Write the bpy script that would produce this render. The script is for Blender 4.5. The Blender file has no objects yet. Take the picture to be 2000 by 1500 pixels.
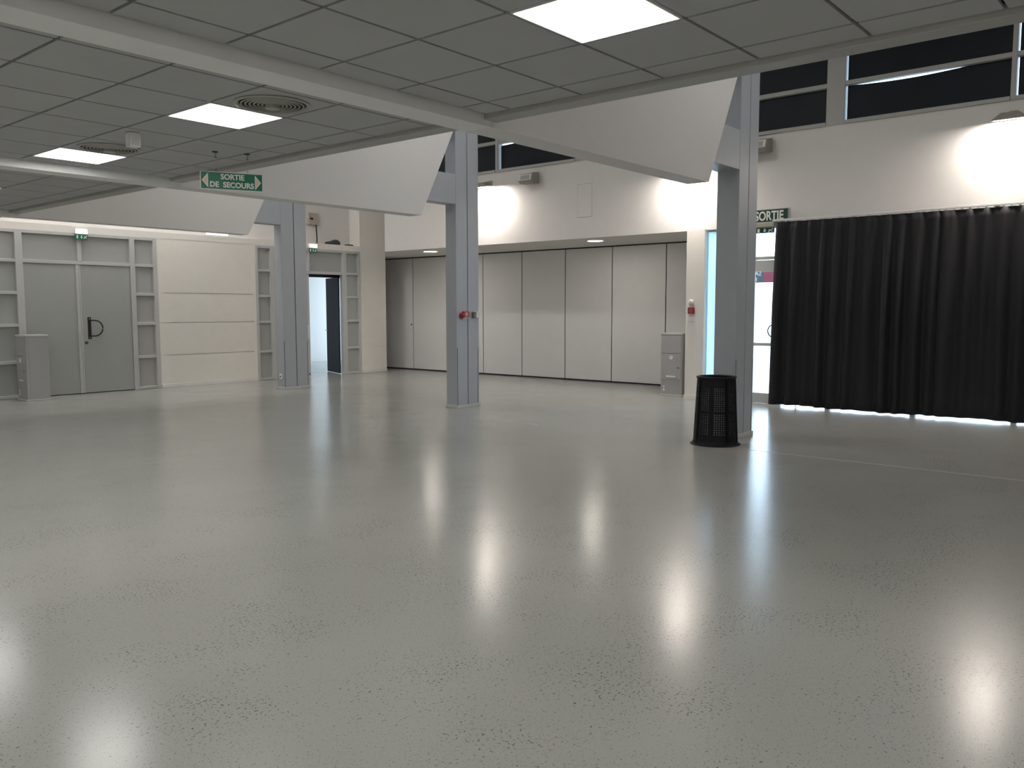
import bpy, bmesh, math, random
from mathutils import Vector, Matrix
random.seed(7)
S = bpy.context.scene
COL = S.collection
pi = math.pi
# ---------------------------------------------------------------- camera
YAW, PITCH, ROLL, FPX, CH = math.radians(39.957), math.radians(5.090), math.radians(-0.0655), 1630.3, 1.55
cd = bpy.data.cameras.new('camera'); cam = bpy.data.objects.new('camera', cd); COL.objects.link(cam)
f = Vector((math.cos(YAW)*math.cos(PITCH), math.sin(YAW)*math.cos(PITCH), -math.sin(PITCH)))
r = Vector((math.sin(YAW), -math.cos(YAW), 0)); u = r.cross(f)
r2 = r*math.cos(ROLL)+u*math.sin(ROLL); u2 = -r*math.sin(ROLL)+u*math.cos(ROLL)
cam.matrix_world = Matrix(((r2.x, u2.x, -f.x, 0), (r2.y, u2.y, -f.y, 0), (r2.z, u2.z, -f.z, CH), (0, 0, 0, 1)))
cd.sensor_width = 36; cd.sensor_fit = 'HORIZONTAL'; cd.lens = FPX/2000*36; cd.clip_start = .05; cd.clip_end = 300
S.camera = cam
# ---------------------------------------------------------------- world and exposure
w = bpy.data.worlds.new('sky'); S.world = w; w.use_nodes = True
bg = w.node_tree.nodes['Background']; bg.inputs[0].default_value = (.66, .83, 1, 1); bg.inputs[1].default_value = 5.5
S.view_settings.view_transform = 'Standard'; S.view_settings.look = 'None'
S.view_settings.gamma = 1; S.view_settings.use_curve_mapping = False
S.view_settings.exposure = 0.18
PANEL_L, FLOOD_L, FILL_L = 12.5, 140.0, 23.0

# ---------------------------------------------------------------- materials
def mat(name, col, rough=.6, metal=0, spec=.5, noise=0, nscale=8, bump=0, bscale=60, emit=None, es=0, coat=0):
    m = bpy.data.materials.new(name); m.use_nodes = True
    nt = m.node_tree; b = nt.nodes['Principled BSDF']
    b.inputs['Base Color'].default_value = (*col, 1); b.inputs['Roughness'].default_value = rough
    b.inputs['Metallic'].default_value = metal; b.inputs['Specular IOR Level'].default_value = spec
    b.inputs['Coat Weight'].default_value = coat
    if emit: b.inputs['Emission Color'].default_value = (*emit, 1); b.inputs['Emission Strength'].default_value = es
    tc = nt.nodes.new('ShaderNodeTexCoord')
    n = nt.nodes.new('ShaderNodeTexNoise'); n.inputs['Scale'].default_value = nscale; n.inputs['Detail'].default_value = 4
    nt.links.new(tc.outputs['Object'], n.inputs['Vector'])
    mx = nt.nodes.new('ShaderNodeMix'); mx.data_type = 'RGBA'
    mx.inputs[6].default_value = tuple(c*(1-noise) for c in col)+(1,); mx.inputs[7].default_value = tuple(min(1, c*(1+noise)) for c in col)+(1,)
    nt.links.new(n.outputs[0], mx.inputs[0]); nt.links.new(mx.outputs[2], b.inputs['Base Color'])
    if bump:
        n2 = nt.nodes.new('ShaderNodeTexNoise'); n2.inputs['Scale'].default_value = bscale; n2.inputs['Detail'].default_value = 3
        bp = nt.nodes.new('ShaderNodeBump'); bp.inputs['Strength'].default_value = bump; bp.inputs['Distance'].default_value = .01
        nt.links.new(tc.outputs['Object'], n2.inputs['Vector']); nt.links.new(n2.outputs[0], bp.inputs['Height']); nt.links.new(bp.outputs[0], b.inputs['Normal'])
    return m
M = {}
M['plaster'] = mat('warm_white_plaster', (.74, .715, .69), .85, noise=.03, bump=.12, bscale=90)
M['cream'] = mat('cream_wall_paint', (.83, .80, .745), .7, noise=.03, bump=.06, bscale=70)
M['fin'] = mat('white_beam_paint', (.76, .745, .73), .75, noise=.02)
M['beam'] = mat('pale_grey_beam_paint', (.84, .84, .83), .7, noise=.03)
M['tile'] = mat('grey_ceiling_tile', (.46, .465, .465), .9, noise=.06, nscale=2, bump=.1, bscale=200)
M['grid'] = mat('dark_grid_joint', (.03, .032, .032), .7)
M['trim'] = mat('grey_edge_trim', (.42, .42, .40), .5, noise=.03)
M['metal'] = mat('grey_lacquered_metal', (.39, .405, .39), .42, noise=.03, spec=.5)
M['frame'] = mat('light_grey_frame', (.53, .54, .53), .4, noise=.02)
M['cabinet'] = mat('cabinet_grey_metal', (.40, .40, .40), .4, noise=.03)
M['column'] = mat('blue_grey_column_paint', (.41, .44, .48), .38, noise=.03)
M['black'] = mat('black_plastic', (.005, .0058, .009), .45, noise=.1, spec=.22)
M['blacksat'] = mat('black_satin_metal', (.02, .02, .02), .35)
M['seam'] = mat('dark_seam', (.01, .01, .012), .8)
M['partition'] = mat('partition_laminate', (.76, .755, .75), .5, noise=.025, nscale=3)
M['partition_cool'] = mat('partition_laminate_grey', (.34, .36, .35), .5, noise=.03, nscale=3)
M['white'] = mat('white_plastic', (.78, .77, .74), .45)
M['beige'] = mat('beige_plastic', (.45, .41, .33), .5)
M['lamphouse'] = mat('grey_lamp_housing', (.30, .28, .25), .5)
M['red'] = mat('red_plastic', (.42, .02, .03), .4)
M['green'] = mat('sign_green', (.0, .175, .09), .45)
M['darkgreen'] = mat('dark_sign_green', (.004, .055, .036), .5)
M['signwhite'] = mat('sign_white', (.85, .84, .80), .5)
M['signpink'] = mat('sign_arrow_pink', (.80, .60, .53), .5)
M['blind'] = mat('black_blind_fabric', (.006, .011, .016), .5, noise=.2, spec=.25)
M['dark_shaded'] = mat('dark_slate_with_shade', (.03, .04, .055), .5)  # unlit look put into leaf and header colour; coil itself is dark
M['steel'] = mat('brushed_steel', (.55, .55, .54), .35, metal=.6)
M['grate'] = mat('diffuser_grey', (.42, .42, .38), .5)
M['outground'] = mat('pale_paving', (.6, .6, .58), .9, noise=.1)
M['outwall'] = mat('pale_blue_render', (.50, .70, .82), .9, noise=.04)
M['outred'] = mat('red_banner', (.50, .10, .14), .7)
M['label_grey'] = mat('label_grey', (.18, .16, .17), .5)
M['scuff'] = mat('joint_strip', (.50, .49, .46), .35)
M['panel_light'] = mat('panel_diffuser', (.8, .8, .8), .5, emit=(1, .985, .95), es=PANEL_L)
M['flood'] = mat('flood_glass', (.8, .8, .8), .5, emit=(1, .91, .83), es=FLOOD_L)
M['downlight'] = mat('downlight_glass', (.8, .8, .8), .5, emit=(1, .93, .84), es=16)
M['emerg'] = mat('emergency_diffuser', (.8, .8, .8), .5, emit=(1, .97, .92), es=5)
M['bay'] = mat('added_lamp_glass', (.8, .8, .8), .5, emit=(1, .985, .96), es=FILL_L)  # glow of the lamps added under the roof
M['strip'] = mat('added_strip_tube', (.8, .8, .8), .5, emit=(1, .96, .90), es=28)  # glow of the tube added beside the left doors
M['led'] = mat('led_tube', (.8, .8, .8), .5, emit=(.80, .84, 1), es=1.6)

def glass(name, tint, g=.08):
    m = bpy.data.materials.new(name); m.use_nodes = True; nt = m.node_tree; nt.nodes.clear()
    o = nt.nodes.new('ShaderNodeOutputMaterial'); mx = nt.nodes.new('ShaderNodeMixShader')
    t = nt.nodes.new('ShaderNodeBsdfTransparent'); t.inputs[0].default_value = (*tint, 1)
    gl = nt.nodes.new('ShaderNodeBsdfGlossy'); gl.inputs['Roughness'].default_value = .02
    fr = nt.nodes.new('ShaderNodeFresnel'); fr.inputs[0].default_value = 1.45
    nt.links.new(fr.outputs[0], mx.inputs[0]); nt.links.new(t.outputs[0], mx.inputs[1]); nt.links.new(gl.outputs[0], mx.inputs[2]); nt.links.new(mx.outputs[0], o.inputs[0])
    return m
M['glass'] = glass('window_glass', (.93, .97, .98))

def curtain_mat():
    m = mat('dark_curtain_cloth', (.006, .006, .0085), .75, noise=.15, nscale=3, bump=.15, bscale=250)
    b = m.node_tree.nodes['Principled BSDF']
    b.inputs['Sheen Weight'].default_value = .07; b.inputs['Sheen Roughness'].default_value = .45; b.inputs['Sheen Tint'].default_value = (.5, .45, .43, 1)
    return m
M['curtain'] = curtain_mat()

def floor_mat():
    m = bpy.data.materials.new('speckled_vinyl_floor'); m.use_nodes = True; nt = m.node_tree; L = nt.links; N = nt.nodes
    b = N['Principled BSDF']; tc = N.new('ShaderNodeTexCoord')
    def noise(s, d=3, rg=.5):
        n = N.new('ShaderNodeTexNoise'); n.inputs['Scale'].default_value = s; n.inputs['Detail'].default_value = d; n.inputs['Roughness'].default_value = rg
        L.new(tc.outputs['Object'], n.inputs['Vector']); return n.outputs[0]
    def ramp(src, a, bb, c0, c1):
        rp = N.new('ShaderNodeMapRange'); rp.inputs[1].default_value = a; rp.inputs[2].default_value = bb; rp.inputs[3].default_value = c0; rp.inputs[4].default_value = c1
        L.new(src, rp.inputs[0]); return rp.outputs[0]
    def mix(fac, a, c):
        x = N.new('ShaderNodeMix'); x.data_type = 'RGBA'; L.new(fac, x.inputs[0])
        if isinstance(a, tuple): x.inputs[6].default_value = a
        else: L.new(a, x.inputs[6])
        x.inputs[7].default_value = c; return x.outputs[2]
    base = mix(ramp(noise(.9), .35, .65, 0, 1), (.362, .362, .338, 1), (.376, .376, .352, 1))
    light = mix(ramp(noise(85, 2), .62, .68, 0, .4), base, (.48, .475, .43, 1))
    dens = ramp(noise(1.9, 3), .38, .62, .64, .72)
    dark_n = noise(70, 3, .6)
    sub = N.new('ShaderNodeMath'); sub.operation = 'SUBTRACT'; L.new(dark_n, sub.inputs[0]); L.new(dens, sub.inputs[1])
    dark = mix(ramp(sub.outputs[0], -.060, -.015, 0, .85), light, (.095, .095, .092, 1))
    dk2 = mix(ramp(noise(110, 2), .64, .69, 0, .7), dark, (.10, .105, .10, 1))
    L.new(dk2, b.inputs['Base Color'])
    b.inputs['Roughness'].default_value = .2
    b.inputs['Specular IOR Level'].default_value = .55
    bp = N.new('ShaderNodeBump'); bp.inputs['Strength'].default_value = .02; bp.inputs['Distance'].default_value = .01
    L.new(noise(25, 2), bp.inputs['Height']); L.new(bp.outputs[0], b.inputs['Normal'])
    return m
M['floor'] = floor_mat()

# ---------------------------------------------------------------- helpers
def bx(bm, x0, x1, y0, y1, z0, z1, bev=0, mi=0):
    vs = [bm.verts.new((x, y, z)) for x in (x0, x1) for y in (y0, y1) for z in (z0, z1)]
    fs = [(0, 1, 3, 2), (4, 6, 7, 5), (0, 4, 5, 1), (2, 3, 7, 6), (0, 2, 6, 4), (1, 5, 7, 3)]
    faces = [bm.faces.new([vs[i] for i in q]) for q in fs]
    for q in faces: q.material_index = mi
    if bev:
        es = {e for q in faces for e in q.edges}
        bmesh.ops.bevel(bm, geom=list(es), offset=bev, segments=2, affect='EDGES', profile=.5)
def prism(bm, pts, axis, a, b):
    """extrude a polygon (2D pts) along axis ('x','y','z') from a to b"""
    def P(p, t):
        return {'x': (t, p[0], p[1]), 'y': (p[0], t, p[1]), 'z': (p[0], p[1], t)}[axis]
    A = [bm.verts.new(P(p, a)) for p in pts]; B = [bm.verts.new(P(p, b)) for p in pts]
    bm.faces.new(A); bm.faces.new(B[::-1])
    for i in range(len(pts)):
        j = (i+1) % len(pts); bm.faces.new((A[i], B[i], B[j], A[j]))
def lathe(bm, prof, c=(0, 0, 0), n=48, axis='z', closed=False):
    rings = []
    for (rr, h) in prof:
        ring = []
        for k in range(n):
            a = 2*pi*k/n; p, q = rr*math.cos(a), rr*math.sin(a)
            v = {'z': (p, q, h), 'x': (h, p, q), 'y': (p, h, q)}[axis]
            ring.append(bm.verts.new((c[0]+v[0], c[1]+v[1], c[2]+v[2])))
        rings.append(ring)
    m = len(rings)
    for i in range(m if closed else m-1):
        R0, R1 = rings[i], rings[(i+1) % m]
        for k in range(n): bm.faces.new((R0[k], R0[(k+1) % n], R1[(k+1) % n], R1[k]))
    if not closed:
        for R_, rev in ((rings[0], True), (rings[-1], False)):
            if prof[0 if rev else -1][0] > 1e-4:
                try: bm.faces.new(R_[::-1] if rev else R_)
                except Exception: pass
def tube(bm, pts, rad, n=10, closed=False):
    pts = [Vector(p) for p in pts]; rings = []; m = len(pts)
    up = Vector((0, 0, 1))
    for i, p in enumerate(pts):
        if closed: t = pts[(i+1) % m]-pts[i-1]
        else: t = pts[min(i+1, m-1)]-pts[max(i-1, 0)]
        t.normalize(); a = t.cross(up)
        if a.length < .05: a = t.cross(Vector((1, 0, 0)))
        a.normalize(); b_ = t.cross(a)
        rings.append([bm.verts.new(p+rad*(math.cos(2*pi*k/n)*a+math.sin(2*pi*k/n)*b_)) for k in range(n)])
    for i in range(m if closed else m-1):
        R0, R1 = rings[i], rings[(i+1) % m]
        for k in range(n): bm.faces.new((R0[k], R0[(k+1) % n], R1[(k+1) % n], R1[k]))
    if not closed: bm.faces.new(rings[0]); bm.faces.new(rings[-1][::-1])
def obj(name, bm, m, parent=None, smooth=False, loc=None):
    bmesh.ops.recalc_face_normals(bm, faces=bm.faces)
    me = bpy.data.meshes.new(name); bm.to_mesh(me); bm.free()
    for mm in (m if isinstance(m, (list, tuple)) else [m]): me.materials.append(M[mm])
    if smooth:
        for p in me.polygons: p.use_smooth = True
        me.set_sharp_from_angle(angle=math.radians(35))
    o = bpy.data.objects.new(name, me); COL.objects.link(o)
    if parent: o.parent = parent
    if loc: o.location = loc
    return o
def box(name, m, b, parent=None, bev=0, loc=None):
    bm = bmesh.new(); bx(bm, *b, bev=bev); return obj(name, bm, m, parent, loc=loc)
def thing(name, label, cat, loc=(0, 0, 0), rotz=0, group=None):
    o = bpy.data.objects.new(name, None); COL.objects.link(o); o.empty_display_size = .2
    o.location = loc; o.rotation_euler = (0, 0, rotz); o['label'] = label; o['category'] = cat
    if group: o['group'] = group
    return o
def tag(o, label, cat, group=None):
    o['label'] = label; o['category'] = cat
    if group: o['group'] = group
    return o
def struct(o): o['kind'] = 'structure'; return o
def sempty(name, loc=(0, 0, 0)):
    o = bpy.data.objects.new(name, None); COL.objects.link(o); o.location = loc; o['kind'] = 'structure'; return o
def copy_tree(o, parent=None):
    c = o.copy(); COL.objects.link(c)
    if parent: c.parent = parent
    for ch in list(o.children): copy_tree(ch, c)
    return c
def text(name, s, size, m, parent, mtx, bold=.0, ext=.001, space=1.0, sx=1.0, fit=None):
    cu = bpy.data.curves.new('t', 'FONT'); cu.body = s; cu.size = size; cu.extrude = ext; cu.offset = bold
    cu.align_x = 'CENTER'; cu.align_y = 'CENTER'; cu.space_character = space; cu.resolution_u = 4
    t = bpy.data.objects.new('t', cu); COL.objects.link(t)
    bpy.context.view_layer.update()
    me = bpy.data.meshes.new_from_object(t.evaluated_get(bpy.context.evaluated_depsgraph_get()))
    bpy.data.objects.remove(t); me.name = name; me.materials.clear(); me.materials.append(M[m])
    if fit:
        xs = [v.co.x for v in me.vertices]; ys = [v.co.y for v in me.vertices]
        me.transform(Matrix.Diagonal((fit[0]/(max(xs)-min(xs)), fit[1]/(max(ys)-min(ys)), 1, 1)) @ Matrix.Translation((-(max(xs)+min(xs))/2, -(max(ys)+min(ys))/2, 0)))
    me.transform(mtx @ Matrix.Diagonal((sx, 1, 1, 1)))
    o = bpy.data.objects.new(name, me); COL.objects.link(o); o.parent = parent; return o
def frame_mtx(o, xd, yd):
    """text plane: x along xd, y along yd"""
    X = Vector(xd).normalized(); Y = Vector(yd).normalized(); Z = X.cross(Y)
    return Matrix(((X.x, Y.x, Z.x, o[0]), (X.y, Y.y, Z.y, o[1]), (X.z, Y.z, Z.z, o[2]), (0, 0, 0, 1)))

# ================================================================ SETTING
XE = 4.93          # ceiling edge
CZ = 3.02          # suspended ceiling height
BZ = 2.94          # beam underside
YL = 16.05         # left wall plane
XW = 13.08         # high wall plane
ROOF = 6.2
struct(box('floor', 'floor', (-7, 15.2, -9.5, 22, -.12, 0)))
bm = bmesh.new()
bx(bm, -7, XE-.02, -9.5, YL, CZ+.03, CZ+.06, mi=1)
TS = .637
xl = [XE-.10, 4.555]
while xl[-1] > -7: xl.append(xl[-1]-TS)
xl = sorted(xl)
BEAMS = [-9.78, -5.08, -.38, 4.32, 9.035, 13.76]
BW = .25
LIGHT_TILES = []
def near(a, b): return abs(a-b) < .12
def bay_lines(y0, y1):
    a = y0+.34; L = [y0+.02]
    if abs(y0-9.285) < .01: a = y0+.10
    if abs(y1-4.32) < .01: a = 4.05-TS*6
    while a < y1-.1: L.append(a); a += TS
    L.append(y1-.02); return L
VENTS = [(3.60, 5.25), (3.60, 7.80)]
skip = []
LIGHTS = []
for bi in range(len(BEAMS)):
    y0 = BEAMS[bi]+BW; y1 = BEAMS[bi+1] if bi+1 < len(BEAMS) else YL
    ls = bay_lines(y0, y1)
    for i in range(len(xl)-1):
        for j in range(len(ls)-1):
            xa, xb, ya, yb = xl[i], xl[i+1], ls[j], ls[j+1]
            g = .011
            cx_, cy_ = (xa+xb)/2, (ya+yb)/2
            full = xb-xa > .6 and yb-ya > .6
            islight = False
            if full:
                k = round((3.60-cx_)/TS)
                if near(cx_, 3.60-k*TS) and k % 4 == 0:
                    if bi == 2: islight = near(cy_, 2.46) or near(cy_, 2.46-4*TS*.999) or (cy_ < 0.3 and near(cy_, .5))
                    elif bi == 3: islight = near(cy_, 5.25+TS) or near(cy_, 5.25+5*TS)
                    elif bi == 4: islight = near(cy_, ls[1]+TS*3.5)
                    elif bi < 2: islight = j in (2, 5)
            if islight: LIGHTS.append((xa, xb, ya, yb)); continue
            bx(bm, xa+g, xb-g, ya+g, yb-g, CZ, CZ+.02)
struct(obj('ceiling', bm, ['tile', 'grid']))
# upper structure: roof over the gallery and the bulkhead above the ceiling edge
struct(box('ceiling', 'fin', (-7, 15.2, -9.5, 16.7, ROOF, ROOF+.15)))
struct(box('wall_bulkhead', 'plaster', (XE-.03, XE+.05, -9.5, YL+.35, CZ+.065, ROOF)))
bm = bmesh.new(); bx(bm, XE-.10, XE+.055, -9.5, YL, CZ-.035, CZ+.06, bev=.006); struct(obj('trim_1', bm, 'trim'))
# near walls behind the camera
struct(box('wall_rear', 'plaster', (-7.2, -7, -9.5, YL, 0, ROOF)))
struct(box('wall_right', 'plaster', (-7, 13.6, -9.7, -9.5, 0, ROOF)))
# left wall: solid stretches, plus backing behind the doors added against light leaks
bm = bmesh.new()
bx(bm, -7, 4.62, YL, YL+.35, 0, 3.09); bx(bm, 4.62, 11.8, YL+.36, YL+.40, 0, 3.0)
for za, zb in ((0, .640), (.654, 1.290), (1.304, 1.883), (1.897, 2.96)): bx(bm, 8.245, 10.455, YL, YL+.08, za, zb)
bx(bm, 8.245, 10.455, YL+.025, YL+.35, 0, 2.96)
for xa, xb in ((8.245, 8.34), (10.38, 10.455)): bx(bm, xa, xb, YL-.001, YL+.05, 0, 2.96)
bx(bm, 4.62, 13.385, YL, YL+.36, 2.955, 3.00)
struct(obj('wall_left', bm, 'cream')); bm = bmesh.new()
for za, zb in ((0, .644), (.652, 1.32), (1.328, ROOF)): bx(bm, 13.385, 14.2, YL, YL+.35, za, zb)
bx(bm, 13.388, 14.19, YL+.02, YL+.34, 0, ROOF-.01)
bx(bm, 13.384, 13.41, YL+.351, YL+.6, 3.0, ROOF)
struct(obj('wall_left_corner', bm, 'cream'))
bm = bmesh.new(); bx(bm, 4.62, 13.384, YL-.001, YL+.379, 2.956, 3.09, bev=.006); struct(obj('trim_8', bm, 'cream'))
struct(box('wall_left_upper', 'plaster', (-7, 13.385, YL+.38, YL+.6, 3.09, ROOF)))
struct(box('wall_left_end', 'plaster', (14.0, 14.2, YL+.35, 17.6, 0, ROOF)))
# high wall above the partition and curtains
bm = bmesh.new()
bx(bm, XW, XW+.3, -9.5, 14.79, 2.89, 4.33)
bx(bm, XW, XW+.3, -9.5, 14.79, 5.95, ROOF)
struct(obj('wall_far_upper', bm, 'plaster'))
bm = bmesh.new(); prism(bm, [(XW+.005, 14.79), (14.2, 16.06), (14.6, 16.06), (XW+.3, 14.6)], 'z', 2.895, ROOF); struct(obj('wall_far_return', bm, 'plaster'))
bm = bmesh.new(); prism(bm, [(XW+.3, 6.7), (15.2, 6.7), (15.2, 17.6), (14.2, 17.6), (14.2, 16.05), (XW+.3, 15.12)], 'z', 2.89, 3.0); struct(obj('trim_2', bm, 'plaster'))           # soffit over the partition
struct(box('wall_far', 'plaster', (15.06, 15.2, 6.66, 17.6, 0, 2.89)))
struct(box('wall_far_end', 'plaster', (14.0, 15.2, 17.4, 17.6, 0, 3)))
bm = bmesh.new(); bx(bm, 13.03, 13.12, 6.66, 7.0, 0, 2.905, bev=.004); bx(bm, 13.12, 15.06, 6.97, 7.0, 0, 2.905); struct(obj('wall_pier', bm, 'cream'))
bm = bmesh.new()
bx(bm, 13.015, 13.03, 6.65, 7.012, 0, .07); bx(bm, 13.03, 15.0, 7.0, 7.012, 0, .07)
struct(obj('baseboard_pier', bm, 'white'))
bm = bmesh.new()
bx(bm, 8.25, 10.45, YL-.014, YL-.001, 0, .07, bev=.003); bx(bm, 13.39, 14.2, YL-.014, YL-.001, 0, .07, bev=.003); bx(bm, -7, 4.6, YL-.014, YL, 0, .07)
struct(obj('baseboard_left', bm, 'white'))
# room beyond the open doorway
bm = bmesh.new()
bx(bm, 9.9, 17.6, 20.75, 20.95, 0, 3.1); bx(bm, 17.4, 17.6, 17.6, 17.9, 0, 3.1); bx(bm, 17.4, 17.6, 17.9, 20.75, 0, .3)
bx(bm, 9.7, 9.9, YL+.35, 20.95, 0, 3.1)
bx(bm, 14.2, 17.6, 17.6, 17.75, 0, 3.1)
struct(obj('wall_beyond', bm, 'white'))
struct(box('ceiling_beyond', 'white', (9.7, 17.6, YL+.6, 20.95, 3.1, 3.2)))
struct(box('trim_3', 'dark_shaded', (10.6, 13.3, 16.45, 16.6, 2.33, 3.1)))  # near-black strip standing in for the shaded zone above the doorway
struct(box('floor_beyond', 'floor', (15.2, 17.7, 17.4, 22, -.12, 0)))
# metal joint strips let into the floor
bm = bmesh.new(); bx(bm, 8.692, 8.699, -6, 3.9, -.01, .001); struct(obj('trim_4', bm, 'scuff'))
bm = bmesh.new(); bx(bm, 8.792, 8.80, 6.9, 7.75, -.01, .001); struct(obj('trim_5', bm, 'scuff'))
# outdoors
struct(box('ground_outside', 'outground', (13.45, 60, -40, 40, -.2, -.03)))

# ---------------------------------------------------------------- framed door walls in the left wall
def grid_panels(parent, cols, zs, y=YL+.03):
    for (xa, xb) in cols:
        for za, zb in zip(zs[:-1], zs[1:]):
            b_ = bmesh.new(); bx(b_, xa, xb, y+.02, y+.05, za, zb, bev=.004); obj('panel', b_, 'metal', parent)
d1 = sempty('door_1', (6.75, YL, 0)); off = Vector((-6.75, -YL, 0))
def shift(o): o.location = off_cur; return o
RZ = [.03, .635, 1.285, 1.855, 2.415, 2.93]
def dframe(parent, verts, rails, off):
    b_ = bmesh.new()
    for (xa, xb, za, zb) in verts: bx(b_, xa, xb, YL-.012, YL+.10, za, zb, bev=.005)
    for (xa, xb, zc, hh) in rails: bx(b_, xa, xb, YL-.006, YL+.09, zc-hh, zc+hh, bev=.005)
    o = obj('frame', b_, 'frame', parent); o.location = off; return o
verts = [(4.62, 4.70, 0, 2.955), (5.69, 5.81, 0, 2.955), (6.735, 6.81, 2.44, 2.92), (7.705, 7.80, 0, 2.955), (8.165, 8.245, 0, 2.955)]
rails = [(4.62, 8.245, 2.93, .028), (5.81, 7.705, 2.415, .032)]
for (a, b_) in ((4.70, 5.69), (7.80, 8.165)):
    for z in RZ[:-1]: rails.append((a, b_, z, .028 if z > .1 else .025))
dframe(d1, verts, rails, off)
for (xa, xb) in ((4.70, 5.69), (7.80, 8.165)):
    for za, zb in zip(RZ[:-1], RZ[1:]):
        o = box('panel', 'metal', (xa-.01, xb+.01, YL+.045, YL+.075, za, zb), d1); o.location = off
for (xa, xb) in ((5.80, 6.75), (6.79, 7.72)):
    o = box('panel', 'metal', (xa, xb, YL+.045, YL+.075, 2.42, 2.93), d1); o.location = off
def add_handle(parent, x, z0, z1, off, flip=1, y=YL):
    b_ = bmesh.new(); bx(b_, x-.03, x+.03, y-.012, y+.008, z0, z1, bev=.004)
    h = obj('handle_plate', b_, 'blacksat', parent); h.location = off
    b_ = bmesh.new(); zc = (z0+z1)/2; R_ = .145
    pts = [(x+.0, y-.01, zc+R_), (x+.0, y-.05, zc+R_)]
    for k in range(0, 19):
        a = pi/2-pi*k/18; pts.append((x+flip*(.075+R_*1.0*math.cos(a)), y-.055, zc+R_*math.sin(a)))
    pts += [(x+.0, y-.05, zc-R_), (x+.0, y-.01, zc-R_)]
    tube(b_, pts, .013, 8); o = obj('handle', b_, 'blacksat', parent, smooth=True); o.location = off
    b_ = bmesh.new()
    for zz in (z0+.03, z1-.03): lathe(b_, [(.012, y-.013), (.012, y-.016)], (x, 0, zz), 12, 'y')
    o = obj('screw', b_, 'steel', parent); o.location = off
for (xa, xb, nm) in ((5.815, 6.72, 0), (6.785, 7.70, 1)):
    b_ = bmesh.new(); bx(b_, xa, xb, YL+.012, YL+.055, .012, 2.378, bev=.004)
    lf = obj('door_leaf', b_, 'metal', d1); lf.location = off
    if nm == 0:
        b_ = bmesh.new(); bx(b_, 6.69, 6.745, YL-.01, YL+.03, .012, 2.378, bev=.006); bx(b_, 6.752, 6.782, YL+.004, YL+.03, .012, 2.378, bev=.004)
        obj('meeting_strip', b_, 'frame', lf)
        b_ = bmesh.new(); bx(b_, 6.708, 6.735, YL-.03, YL-.008, .88, 1.14, bev=.008); obj('latch', b_, 'frame', lf)
    else:
        add_handle(lf, 6.90, 1.01, 1.42, Vector((0, 0, 0)), y=YL+.012)
        b_ = bmesh.new(); lathe(b_, [(.028, YL+.012), (.028, YL+.002), (.022, YL-.002)], (6.835, 0, .945), 20, 'y'); obj('lock', b_, 'blacksat', lf)
        b_ = bmesh.new(); bx(b_, 6.831, 6.839, YL-.004, YL-.001, .932, .958); obj('keyhole', b_, 'steel', lf)
d2 = sempty('door_2', (11.9, YL, 0)); off2 = Vector((-11.9, -YL, 0))
verts = [(10.455, 10.52, 0, 2.955), (10.83, 10.94, 0, 2.955), (11.84, 11.885, 2.43, 2.92), (12.83, 12.955, 0, 2.955), (13.31, 13.385, 0, 2.955)]
rails = [(10.455, 13.385, 2.93, .03), (10.94, 12.83, 2.41, .03)]
for (a, b_) in ((10.52, 10.83), (12.955, 13.31)):
    for z in RZ[:-1]: rails.append((a, b_, z, .026))
dframe(d2, verts, rails, off2)
for (xa, xb) in ((10.52, 10.83), (12.955, 13.31)):
    for za, zb in zip(RZ[:-1], RZ[1:]):
        o = box('panel', 'metal', (xa-.01, xb+.01, YL+.045, YL+.075, za, zb), d2); o.location = off2
for (xa, xb) in ((10.93, 11.85), (11.88, 12.84)):
    o = box('panel', 'metal', (xa, xb, YL+.045, YL+.075, 2.42, 2.93), d2); o.location = off2
b_ = bmesh.new(); bx(b_, 10.945, 11.84, YL+.012, YL+.055, .012, 2.375, bev=.004); lf = obj('door_leaf', b_, 'metal', d2); lf.location = off2
b_ = bmesh.new(); bx(b_, 11.80, 11.865, YL+.0, YL+.05, .012, 2.375, bev=.006); obj('meeting_strip', b_, 'frame', lf)
b_ = bmesh.new(); bx(b_, 11.78, 11.82, YL-.035, YL, .88, 1.20, bev=.01); obj('latch', b_, 'white', lf)
b_ = bmesh.new(); bx(b_, 11.75, 11.84, YL-.012, YL+.01, .05, .08, bev=.003); obj('bolt', b_, 'blacksat', lf)
b_ = bmesh.new(); bx(b_, 0, .95, -.02, .02, .012, 2.33, bev=.004)
ol = obj('door_leaf', b_, 'dark_shaded', d2); ol['label'] = 'open leaf in painted shade'; ol.location = (12.845-11.9, .16, 0); ol.rotation_euler = (0, 0, math.radians(70))  # the leaf's unlit face is put into its dark colour
b_ = bmesh.new(); tube(b_, [(.87, .02, 1.05), (.87, .07, 1.05), (.76, .07, 1.05)], .01); obj('handle', b_, 'steel', ol)

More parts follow.
